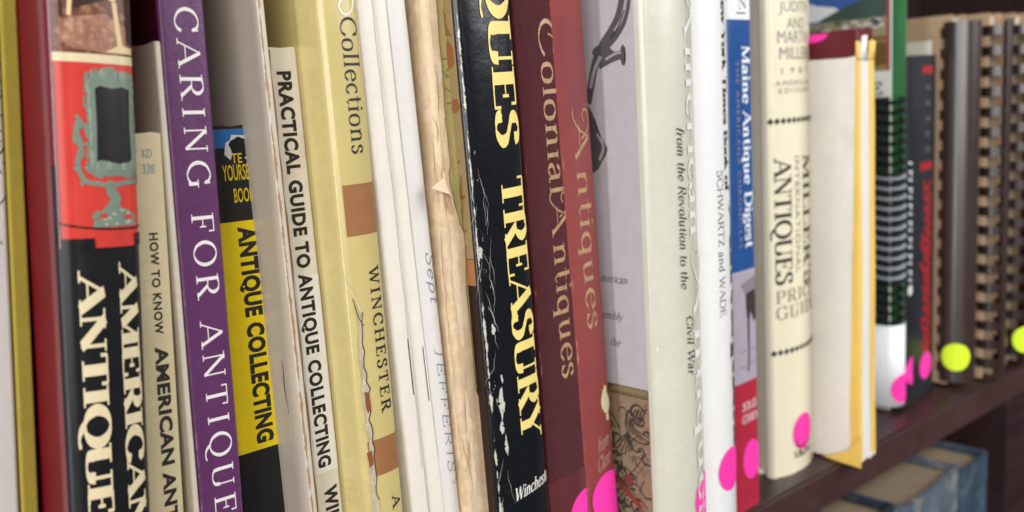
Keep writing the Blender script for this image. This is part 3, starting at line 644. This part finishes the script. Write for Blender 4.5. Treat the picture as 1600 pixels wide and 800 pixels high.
# scrolled drawer handle on the back
HD = ink((.085, .075, .080), .35, 'dark_metal_print'); HL = ink((.33, .30, .33), .35, 'pale_metal_print')
hp = ame.decal(ribbon(curve_pts([(-.0035, .2300), (-.0050, .2180), (-.0062, .2110), (-.0080, .2060), (-.0112, .2020), (-.0150, .1985), (-.0192, .1930), (-.0216, .1860), (-.0235, .1800)]), lambda d, t: .0030+.0022*math.sin(PI*min(1, t*1.25)))
              + blob(-.0160, .1962, .0040, .0030, .35, 16, 2)+ribbon(curve_pts([(-.0180, .1925), (-.0140, .1938), (-.0105, .1946), (-.0078, .1948)]), lambda d, t: .0034-.0008*t)+blob(-.0076, .1946, .0011, .0034, .15, 14, 3)
              + [[Vector(p) for p in ((-.0240, .1800), (-.0218, .1770), (-.0200, .1722), (-.0178, .1680), (-.0158, .1650), (-.0166, .1628), (-.0186, .1604), (-.0202, .1580), (-.0240, .1560))]], HD, 'drawer_handle_picture')
ame.decal(ribbon(curve_pts([(-.0030, .2280), (-.0044, .2170), (-.0058, .2105), (-.0076, .2058), (-.0106, .2024)]), lambda d, t: .0012)+ribbon(curve_pts([(-.0170, .1950), (-.0200, .1905), (-.0220, .1850)]), lambda d, t: .0014)
              + stroke([(-.0150, .1938), (-.0112, .1952), (-.0084, .1956)], .0008)+stroke([(-.0200, .1700), (-.0176, .1655), (-.0196, .1610)], .0012), HL, 'handle_gleam', hp)
ame.decal(stroke([(-.0064, .2085), (-.0088, .2040), (-.0124, .2002)], .0005)+stroke([(-.0070, .1972), (-.0068, .1945), (-.0072, .1918)], .0006)+stroke([(-.0212, .1750), (-.0188, .1690)], .0006), ink((.03, .026, .03), .4), 'handle_shade_lines', hp)
GT = ink((.10, .09, .10), .5, 'grey_letters')
def backtxt(t, s0, z, h=.0028):
    ps, wd = serif_text(t, .10, .05, .06, 0, .25); k = h*1.15
    ame.decal([[Vector((s0+(v.x-wd)*k, z+v.y*h)) for v in p] for p in ps], GT, 'back_text')
backtxt('American', -.0098, .1195); backtxt('Assembly', -.0126, .1065); backtxt('the', -.0142, .0972)
WS = ink((.74, .74, .68), .4, 'white_script')
ame.decal(vert(serif_text('&merican', .12, .05, .05, 0), .0180, .0262, .2180, .1330)+vert(serif_text('&ntiques', .12, .05, .05, 0), .0185, .0268, .1290, .0290), WS, 'title')
ame.decal(vert(serif_text('from the Revolution to the', .10, .045, .04, .0, .25), .0118, .0158, .1710, .1170)+vert(serif_text('Civil War', .10, .045, .04, 0, .25), .0140, .0180, .1075, .0865), BLK, 'subtitle')
ame.sticker(.0245, .0390, PINK, .0085, label='neon pink round sticker')

# white book with gothic letters
nyt = Book('fat white book with blackletter title, touching the blue spine', .2640, -.0225, .003, .0410, .25, M('white_gloss_jacket', (.76, .755, .74), .25, .04, 30, .25, 300, coat=.4), 'dust_jacket', sag=.0105, r=.0030, inset=.003)
nyt.decal(vert(serif_text('New York Times Book of', .22, .07, .03, .0), .0268, .0312, .2180, .1450)+vert(serif_text('Antiques', .22, .06, .06, .0), .0305, .0372, .1400, .045), BLK, 'title')
nyt.decal(vert(serif_text('SCHWARTZ and WADE', .10, .05, .05, .0), .0212, .0250, .1530, .0985), BLK, 'author_name')
nyt.sticker(.0262, .0380, PINK, .0085, label='neon pink round sticker')

# blue and red paperback
mad = Book('blue and red paperback with a table leg pictured on its spine', .3238, -.0022, .001, .0174, .25, M('blue_gloss_card', (.018, .078, .26), .22, .08, 40, .06, coat=.5, wear=[(.0003, .0007, (.25, .40, .65), .18, 200)]), r=.0016, depth=.12)
mad.decal(rect(-.06, .0200, .2090, .248), ink((.74, .74, .76), .4, 'white_print'), 'white_panel')
mad.decal(vert(serif_text('Z', .10, .05, .10, 0), .0080, .0130, .2190, .2125)+rect(.0060, .0130, .2112, .2118), BLK, 'shelf_mark')
mad.decal(rect(-.06, .0200, .0578, .1064), ink((.36, .32, .38), .4, 'photo_grey'), 'table_photograph')
LG = mad.decal([[Vector(p) for p in ((.0085, .0960), (.0168, .0975), (.0168, .0850), (.0145, .0830), (.0122, .0880), (.0112, .0840), (.0110, .0680), (.0103, .0620), (.0090, .0620), (.0098, .0680), (.0095, .0840), (.0085, .0910))]], ink((.045, .030, .030), .4), 'table_leg')
mad.decal([[Vector(p) for p in ((.0050, .1005), (.0168, .1035), (.0168, .0975), (.0080, .0960))]], ink((.22, .19, .22), .4), 'table_top', LG)
mad.decal(stroke([(.003, .0715), (.0168, .0715)], .0005, False)+stroke([(.003, .065), (.0085, .064), (.0168, .0665)], .0005, False), ink((.20, .18, .22), .4), 'floor_line', LG)
mad.decal(rect(-.06, .0200, .0, .0578), ink((.38, .022, .045), .3, 'red_print'), 'red_panel')
mad.decal(vert(serif_text('Maine Antique Digest', .16, .07, .06, .02), .0094, .0150, .1990, .1155), ink((.74, .76, .80), .4), 'title')
mad.decal(vert(sans_text('THE AMERICANA CHRONICLES', .0, 1.25), .0044, .0072, .1928, .1160), ink((.26, .20, .22), .4), 'subtitle')
mad.decal(horiz(serif_text('SOLIS-', .13, .06, .05, .0, .1), .0042, .0160, .0452, .0036)+horiz(serif_text('COHEN', .13, .06, .05, 0, .1), .0040, .0162, .0396, .0036), ink((.72, .66, .68), .4), 'author_name')
mad.sticker(.0108, .0222, PINK, .0068, rz=.0088, label='neon pink round sticker')

# cream price guide
mil = Book('fat cream price guide with black capitals and two diamond rules', .3660, .0015, .0, .0365, .27, M('cream_gloss_jacket', (.72, .66, .49), .30, .05, 30, .25, 300, coat=.35, stain=((.70, .58, .40), .66, .85, 10)), 'dust_jacket', sag=.0045, r=.0024, groove=.0024, inset=.003)
GR = ink((.25, .23, .19), .5, 'grey_letters')
def hc(t, c, z, h, wd, tr=1.0, m=GR, b=0.0, nm='lettering'):
    mil.decal(horiz(sans_text(t, b, tr), c-wd/2, c+wd/2, z, h), m, nm)
cx = .0180
hc('JUDITH', cx, .2135, .0048, .024); hc('AND', cx, .2062, .0050, .0150); hc('MARTIN', cx, .2000, .0056, .026); hc('MILLER', cx, .1930, .0056, .024)
hc('1987', cx, .1868, .0028, .022, 2.0, GR); hc('AMERICAN', cx, .1816, .0024, .029, 1.3, GR); hc('EDITION', cx, .1782, .0024, .025, 1.4, GR)
for zz in (.1662, .0606):
    pl = []
    for k in range(11):
        s = .0005+k*.0036; pl.append([Vector((s-.0015, zz)), Vector((s, zz-.0016)), Vector((s+.0015, zz)), Vector((s, zz+.0016))])
    pl += rect(-.001, .038, zz-.0002, zz+.0002)
    mil.decal(pl, BLK, 'diamond_rule')
mil.decal(vert(serif_text('ANTIQUES', .16, .05, .10, .0), .0022, .0120, .1495, .0920), BLK, 'title')
mil.decal(vert(sans_text('INTERNATIONAL', .0, 1.05), .0150, .0188, .1500, .0960), GR, 'title')
mil.decal(vert(serif_text("MILLER'S", .15, .05, .09, .02), .0222, .0310, .1505, .0890), BLK, 'title')
mil.decal(horiz(serif_text('PRICE', .12, .05, .08, .12), .0020, .034, .0838, .0058)+horiz(serif_text('GUIDE', .12, .05, .08, .12), .0020, .036, .0762, .0060), GR, 'title')
mil.decal(horiz(serif_text('VIKING', .16, .06, .06, 0), .0120, .0285, .0070, .0036)+stroke([(.014, .0128), (.020, .0120), (.027, .0136)], .0010)+stroke([(.0145, .0122), (.0140, .0148), (.0155, .0160)], .0009), BLK, 'publisher_mark')
mil.sticker(.0198, .0190, PINK, .0088, label='neon pink round sticker')

# ------------------------------------------------------------------ white book in a yellow edged jacket over maroon boards
yj = Book('white book in a yellow edged torn jacket over maroon boards', .4045, -.0175, -.009, .0148, .2045, M('maroon_board', (.11, .007, .012), .35, .1, 50, .1), 'board_cover', r=.0008, t=.0015, pages=PAGES_W, inset=.004, zlo=0.0)
JW = M('aged_reflection_tinted_jacket', (.68, .645, .58), .45, .07, 25, .3, 300, stain=((.58, .49, .40), .56, .8, 22))  # blotches put a faint pinkish reflection into the jacket colour
JY = M('golden_yellow_paper', (.72, .48, .10), .55, .10, 60, .25, 300)
yj2 = Book('', 0, 0, 0, .0160, .1925, JW, 'dust_jacket', sag=0, r=.0006, t=.0003, pages=None, zlo=.0015, root=yj.root, depth=.14, ragged=.0012, wave=.0004)
yj2.shell.location = (-.0006, -.0006, 0)
yj2.decal([[Vector(p) for p in ((-.0050, .002), (.0020, .002), (.0022, .06), (.0020, .199), (-.0010, .199), (-.0012, .10), (-.0040, .065), (-.0052, .03))]], JY, 'yellow_edge')
yj2.decal([[Vector(p) for p in ((.0105, .004), (.0160, .002), (.0162, .199), (.0100, .199), (.0098, .06), (.0118, .05))]], JY, 'yellow_edge')
bm = bmesh.new()
# lower corner of the jacket hangs below the boards in a yellow tongue, the torn top stands above
for (x, y0, y1, za, zb, zc) in ((-.0011, -.0010, .0185, .0068, .0022, -.0012),):
    vs = [bm.verts.new(Vector(p)) for p in ((x, y0, .0160), (x, y0, -.0004), (x, y1*.5, .0002), (x, y1, .0010), (x, y1*.55, .0046), (x, y1*.25, .0080))]
    bm.faces.new(vs)
tg = finish('hanging_flap', bm, JY, yj2.shell, False); sd = tg.modifiers.new('paper', 'SOLIDIFY'); sd.thickness = .0003
rn = random.Random(3)
for (sa, sb, mt) in ((-.0008, .0022, JY), (.0022, .0104, JW), (.0104, .0158, JY)):
    bm = bmesh.new(); n = 8; lo = []; hi = []
    for k in range(n+1):
        q = sa+(sb-sa)*k/n; lo.append(bm.verts.new(yj2.surf(q, .1905, .0003))); p = yj2.surf(q, .1925, .0004); p.z = .1985+.0030*math.sin(PI*(q+.001)/.017)+.0010*(rn.random()-.5); p.y += .0016*math.sin(q*700)+.0010; hi.append(bm.verts.new(p))
    for k in range(n): bm.faces.new((lo[k], lo[k+1], hi[k+1], hi[k]))
    tt = finish('torn_top', bm, mt, yj2.shell); sd = tt.modifiers.new('paper', 'SOLIDIFY'); sd.thickness = .0003
st = yj.decal([[Vector((-.0215+.0078*math.cos(a), .2036+.0036*math.sin(a))) for a in [PI+PI*k/18 for k in range(19)]]], PINK, 'round_sticker', yj.root, off=.0003); st['label'] = 'neon pink round sticker cut off at the top edge'

# ------------------------------------------------------------------ coil bound green book
coil_root = thing('spiral_bound_book', 'green spiral bound book with a landscape photograph on its cover', 'book', (.4837, .0030, 0), (0, 0, 0), 'books on the shelf')
GREEN = M('green_card', (.035, .16, .055), .4, .12, 60, .1)
CW = M('cover_gloss', (.62, .64, .60), .3, .05, 30, .04, coat=.3)
fc = box('front_cover', CW, 0, .0008, .0010, .17, .001, .255, coil_root)
box('page_block', PAGES_W, .0010, .0126, .0130, .168, .002, .253, coil_root)
box('back_cover', GREEN, .0120, .0140, -.0008, .17, .001, .255, coil_root)
class Flat:     # picture laid on the left face of a flat cover: u into the shelf, z up
    def __init__(s, x, parent): s.x = x; s.p = parent; s.n = 0; s.zmap = lambda z: .186+(z-.1445)*.60
    def put(s, polys, mat, name):
        s.n += 1; bm = bmesh.new()
        for p in polys:
            f = bm.faces.new([bm.verts.new((s.x-.00008*s.n, v[0], s.zmap(v[1]))) for v in p][::-1])
        return finish(name, bm, mat, s.p, False)
fp = Flat(0, fc)
fp.put([[(.0016, .1445), (.120, .1445), (.120, .253), (.0016, .253)]], ink((.04, .11, .34), .35, 'sky_print'), 'landscape_photograph')
lp = fc.children[0]; fp.p = lp
def poly(*p): return [list(p)]
fp.put(poly((.022, .192), (.12, .192), (.12, .208), (.095, .2125), (.078, .2085), (.060, .2125), (.050, .2110), (.042, .2060), (.032, .2030)), ink((.66, .70, .74), .4, 'cloud_print'), 'clouds')
fp.put(poly((.003, .186), (.046, .186), (.040, .1935), (.030, .2000), (.022, .2045), (.014, .2090), (.003, .2125)), ink((.045, .075, .065), .4, 'hill_print'), 'hills')
fp.put(poly((.003, .175), (.12, .175), (.12, .190), (.003, .1905)), ink((.25, .22, .14), .4, 'village_print'), 'village')
rn = random.Random(12); pl = []
for k in range(26):
    u = .004+.09*rn.random(); z = .179+.009*rn.random(); a = .002+.004*rn.random(); b = .0015+.002*rn.random(); pl.append([(u, z), (u+a, z), (u+a, z+b), (u+a*.5, z+b*1.4), (u, z+b)])
fp.put(pl, ink((.55, .53, .50), .4), 'houses')
pl = []
for k in range(22):
    u = .004+.09*rn.random(); z = .178+.010*rn.random(); a = .0015+.003*rn.random(); pl.append([(u, z), (u+a, z-.0004), (u+a*.9, z+.0016), (u+a*.3, z+.002)])
fp.put(pl, ink((.05, .06, .035), .4), 'trees')
fp.put(poly((.003, .1450), (.12, .1450), (.12, .1755), (.003, .1752)), ink((.26, .16, .05), .4, 'field_print'), 'field')
fp.put(poly((.003, .150), (.018, .1470), (.022, .158), (.020, .166), (.010, .1695), (.003, .1680))+poly((.003, .1715), (.028, .1705), (.028, .1725), (.003, .1735)), ink((.12, .065, .025), .5), 'dark_pot')
fp.put(poly((.0016, .1445), (.0032, .1445), (.0032, .253), (.0016, .253)), ink((.30, .06, .035), .4), 'picture_border')
ps, wd = serif_text('E', .16, .09, .06)
fp.p = fc; fp.zmap = lambda z: z; fp.put([[(.0130-v.x*.0120, .1738+v.y*.0062) for v in p] for p in ps], BLK, 'title_letter')
fp.put(poly((.0012, .002), (.10, .002), (.10, .1722), (.0012, .1722)), ink((.012, .018, .016), .4), 'dark_panel')
BP = M('black_plastic', (.010, .011, .012), .22, .1, 60, .05, spec=.6)
WR = M('pale_plastic', (.30, .33, .37), .3, .1, 60, .05, spec=.6)
def rings(name, mat, cx, cy, r, zs, tilt, tr, parent):
    bm = bmesh.new()
    for z in zs:
        n = 28; m = 6; vs = []
        for i in range(n):
            a = 2*PI*i/n; c = Vector((cx+r*math.sin(a), cy-r*math.cos(a), z+tilt*math.sin(a-.8))); o = Vector((math.sin(a), -math.cos(a), 0)); row = []
            for j in range(m):
                b = 2*PI*j/m; row.append(bm.verts.new(c+o*tr*math.cos(b)+Vector((0, 0, tr*.62*math.sin(b)))))
            vs.append(row)
        for i in range(n):
            for j in range(m):
                bm.faces.new((vs[i][j], vs[(i+1) % n][j], vs[(i+1) % n][(j+1) % m], vs[i][(j+1) % m]))
    return finish(name, bm, mat, parent)
pit = .0054
rings('spiral_binding', BP, .0068, .0055, .0076, [.0520+pit*k for k in range(23)], .0016, .0018, coil_root)
rings('spiral_binding', WR, .0068, .0055, .0079, [.0765+pit*k for k in range(11)], .0016, .0016, coil_root)
def cyl_disc(cx, cy, r, a0, z0, rr):
    bm = bmesh.new(); rows = [[bm.verts.new((cx-math.sin(a0)*r, cy-math.cos(a0)*r, z0))]]
    for q in range(1, 7):
        row = []
        for k in range(36):
            t = 2*PI*k/36; th = a0+rr*q/6*math.cos(t)/r; row.append(bm.verts.new((cx-math.sin(th)*r, cy-math.cos(th)*r, z0+rr*q/6*math.sin(t))))
        rows.append(row)
    for k in range(36):
        bm.faces.new((rows[0][0], rows[1][(k+1) % 36], rows[1][k]))
        for q in range(1, 6): bm.faces.new((rows[q][k], rows[q][(k+1) % 36], rows[q+1][(k+1) % 36], rows[q+1][k]))
    return bm
# white label rolled round the foot of the coil
bm = bmesh.new(); n = 36; a0 = []; a1 = []
for k in range(n+1):
    a = -PI/2+PI*1.25*k/n; px, py = .0068+.0092*math.sin(a), .0055-.0092*math.cos(a)
    if k < 4: px, py = -.0024, .0055+.007*(4-k)
    for lst, z in ((a0, .003), (a1, .0490)): lst.append(bm.verts.new((px, py, z)))
for k in range(n): bm.faces.new((a0[k], a0[k+1], a1[k+1], a1[k]))
lb = finish('white_label', bm, M('label_paper', (.80, .82, .85), .45, .03, 40, .05), coil_root)
sd = lb.modifiers.new('paper', 'SOLIDIFY'); sd.thickness = .0003
bm = cyl_disc(.0068, .0055, .0096, .10, .0130, .0082)
st = finish('round_sticker', bm, PINK, coil_root); st['label'] = 'neon pink round sticker'

# ------------------------------------------------------------------ dark books beyond
vb = Book('slim black book with blurred white lettering, right of the green spiral binding', .4983, .0012, -.010, .0084, .192, M('black_cover', (.014, .015, .018), .35, .2, 60, .1), r=.0010, ragged=.0004)
WT = ink((.62, .62, .60), .5)
rn = random.Random(31); pl = []
for k in range(15):
    z = .1365-.0046*k; s0 = .0018
    pl += stroke([(s0+.0006*rn.random(), z), (s0+.0048, z-.001-.001*rn.random())], .0011, False)
    if k % 2: pl += stroke([(s0+.0046, z), (s0+.003, z-.002), (s0+.0044, z-.0038)], .0009)
vb.decal(pl, WT, 'title'); vb.decal(blob(.0045, .0655, .0030, .0030, .1, 14), WT, 'publisher_mark')
vb.decal(stroke([(.0080, .15), (.0080, .02)], .0006, False), ink((.12, .10, .05), .5), 'rule')
vb.sticker(.0070, .0190, PINK, .0080, label='neon pink round sticker')
wb = Book('black book with red brush lettering, left of the tan comb bound booklet', .5072, .0025, -.006, .0312, .1930, M('charcoal_cover', (.018, .020, .026), .35, .25, 50, .1), r=.0016, depth=.12)
RD = ink((.30, .012, .016), .5, 'red_letters')
pl = rect(.0120, .0255, .1830, .1872)+rect(.0100, .0255, .1300, .1345); rn = random.Random(17)
zz = .121
for k in range(17):
    z = zz-.0058*k; pl += stroke([(.0110+.007*rn.random(), z+.004*rn.random()), (.0180, z-.002), (.0255, z+.003*rn.random())], .0026+.0016*rn.random(), True, .4)
    pl += stroke([(.0170+.004*rn.random(), z), (.0215, z-.003), (.0250, z-.0065)], .0022)
wb.decal(pl, RD, 'brush_lettering')
pl = []
for k in range(5): pl += rect(.0165, .0225+.002*rn.random(), .174-.0085*k, .177-.0085*k)
wb.decal(pl, ink((.06, .06, .045), .5), 'small_print')
wb.sticker(.0190, .0165, PINK, .0080, label='neon pink round sticker')
wt = Book('white book just taller than the black one with red lettering', .5390, .0060, -.006, .0040, .2010, M('dull_white_card', (.56, .53, .46), .55, .08, 50, .1), r=.0015, depth=.13)

# ------------------------------------------------------------------ comb bound booklets
KRAFT = M('kraft_card', (.42, .28, .17), .7, .12, 60, .2); COMB = M('brown_plastic_comb', (.026, .014, .012), .24, .12, 60, .04, spec=.5, coat=.3)
COMB_S = M('glossy_comb_strip', (.034, .018, .015), .34, .12, 60, .04, spec=.7, coat=.5)
def arc_shell(bm, cx, cy, r, a0, a1, z0, z1, t=.0007, n=18):
    rows = []
    for k in range(n+1):
        a = a0+(a1-a0)*k/n; d = Vector((-math.sin(a), -math.cos(a), 0)); c = Vector((cx, cy, 0))
        rows.append([bm.verts.new(c+d*r+Vector((0, 0, z0))), bm.verts.new(c+d*r+Vector((0, 0, z1))), bm.verts.new(c+d*(r-t)+Vector((0, 0, z1))), bm.verts.new(c+d*(r-t)+Vector((0, 0, z0)))])
    for p, q in zip(rows, rows[1:]):
        for i in range(4): bm.faces.new((p[i], q[i], q[(i+1) % 4], p[(i+1) % 4]))
    bm.faces.new(rows[0]); bm.faces.new(rows[-1][::-1])
def comb_book(label, X, y, r, h, s0, s1, lean, thick, cover=KRAFT, sticker=None):
    t = thing('comb_bound_booklet', label, 'booklet', (X, y, 0), (0, math.atan(lean), 0), 'brown comb bound booklets')
    xl = -thick/2
    box('front_cover', cover, xl, xl+.0008, .0016, .20, .0015, h+.004, t)
    box('page_block', PAGES, xl+.0010, -xl-.0010, .0030, .198, .003, h+.002, t)
    box('back_cover', cover, -xl-.0008, -xl, .0, .20, .0015, h+.004, t)
    bm = bmesh.new(); arc_shell(bm, 0, 0, r, math.radians(s0), math.radians(s1), .004, h, .0008, 26)
    sp = finish('comb_spine', bm, COMB_S, t)
    bm = bmesh.new(); n = 18; p = (h-.006)/n
    for k in range(n):
        z = .006+p*(k+.5)
        arc_shell(bm, 0, 0, r-.0002, math.radians(s1-6), math.radians(s1+(360-(s1-s0))*.62), z-p*.235, z+p*.235, .0010, 16)
        arc_shell(bm, 0, 0, r-.0002, math.radians(s0-(360-(s1-s0))*.3), math.radians(s0+6), z-p*.22, z+p*.22, .0008, 10)
    finish('comb_teeth', bm, COMB, t)
    if sticker:
        a, z, rr = sticker; bm = cyl_disc(0, 0, r+.0004, a, z, rr)
        s = finish('round_sticker', bm, LIME, t); s['label'] = 'neon yellow round sticker'
    return t
comb_book('tan booklet with a wide smooth brown comb spine and a whole yellow sticker', .5512, -.0046, .0108, .2105, -30, 118, .0, .0136, sticker=(math.radians(66), .0195, .0082))
comb_book('middle tan booklet whose brown comb shows its open teeth', .5722, -.0165, .0085, .2105, -80, 30, .0, .0120)
comb_book('tan booklet at the right end with a yellow sticker on its brown comb', .6080, -.0180, .0098, .2110, -80, 34, .0, .0136, sticker=(math.radians(30), .0190, .0082))

# ------------------------------------------------------------------ books on the shelf below
NAVY = M('worn_navy_cloth', (.014, .020, .032), .6, .3, 60, .3, stain=((.05, .065, .08), .55, .7, 90))
SLATE = M('faded_blue_cloth', (.075, .100, .125), .6, .25, 50, .5, stain=((.26, .25, .23), .5, .7, 60), wear=[(0, .004, (.38, .33, .26), .25, 160), (.068, .004, (.38, .33, .26), .25, 160)])
STEEL = M('steel_blue_cloth', (.030, .052, .080), .55, .25, 50, .4, stain=((.09, .11, .14), .5, .7, 60), wear=[(0, .003, (.26, .27, .28), .25, 160), (.038, .003, (.26, .27, .28), .25, 160)])
PD = pages_mat('dusty_page_tops', (.30, .22, .14)); PD2 = pages_mat('brown_page_tops', (.30, .22, .14))
LZ = -.32
def low_book(label, X0, yf, w, top, mat, pg, depth=.13):
    return Book(label, X0, yf, 0.0, w, top-LZ, mat, r=.002, sag=.0012, t=.0022, z0=LZ, depth=depth, pages=pg, inset=.0035, group='books on the lower shelf', ragged=.0008)
low_book('black book low at the left under the shelf edge', .3600, -.020, .030, -.0300, NAVY, PD)
low_book('dark navy book beside the faded blue one on the lower shelf', .3930, -.026, .0330, -.0255, NAVY, PD)
low_book('fat faded blue book with brown page tops on the lower shelf', .4290, -.0300, .0680, -.0275, SLATE, PD2)
low_book('steel blue book at the right end of the lower row', .4990, -.0310, .0370, -.0310, STEEL, PD2)
WM = M('white_magazine_paper', (.50, .48, .46), .5, .1, 40, .1)
for k in range(9):
    hh = .0245; z = LZ+hh*k+.0002*k
    if k == 8: hh = .0240
    o = thing('magazine', 'topmost white magazine bundle lying beside the blue books below' if k == 8 else 'white magazine bundle in the pile beside the blue books below', 'magazine', (.541, -.030+.003*(k % 3), z), (0, 0, .02*((k % 3)-1)), 'magazines piled on the lower shelf')
    cvr = box('cover', WM, 0, .046, 0, .20, hh-.0008, hh-.0002, o); box('page_block', PAGES_W, .001, .045, .0010, .199, .0009, hh-.001, o); box('back_cover', WM, 0, .046, 0, .20, 0.0001, .0007, o)
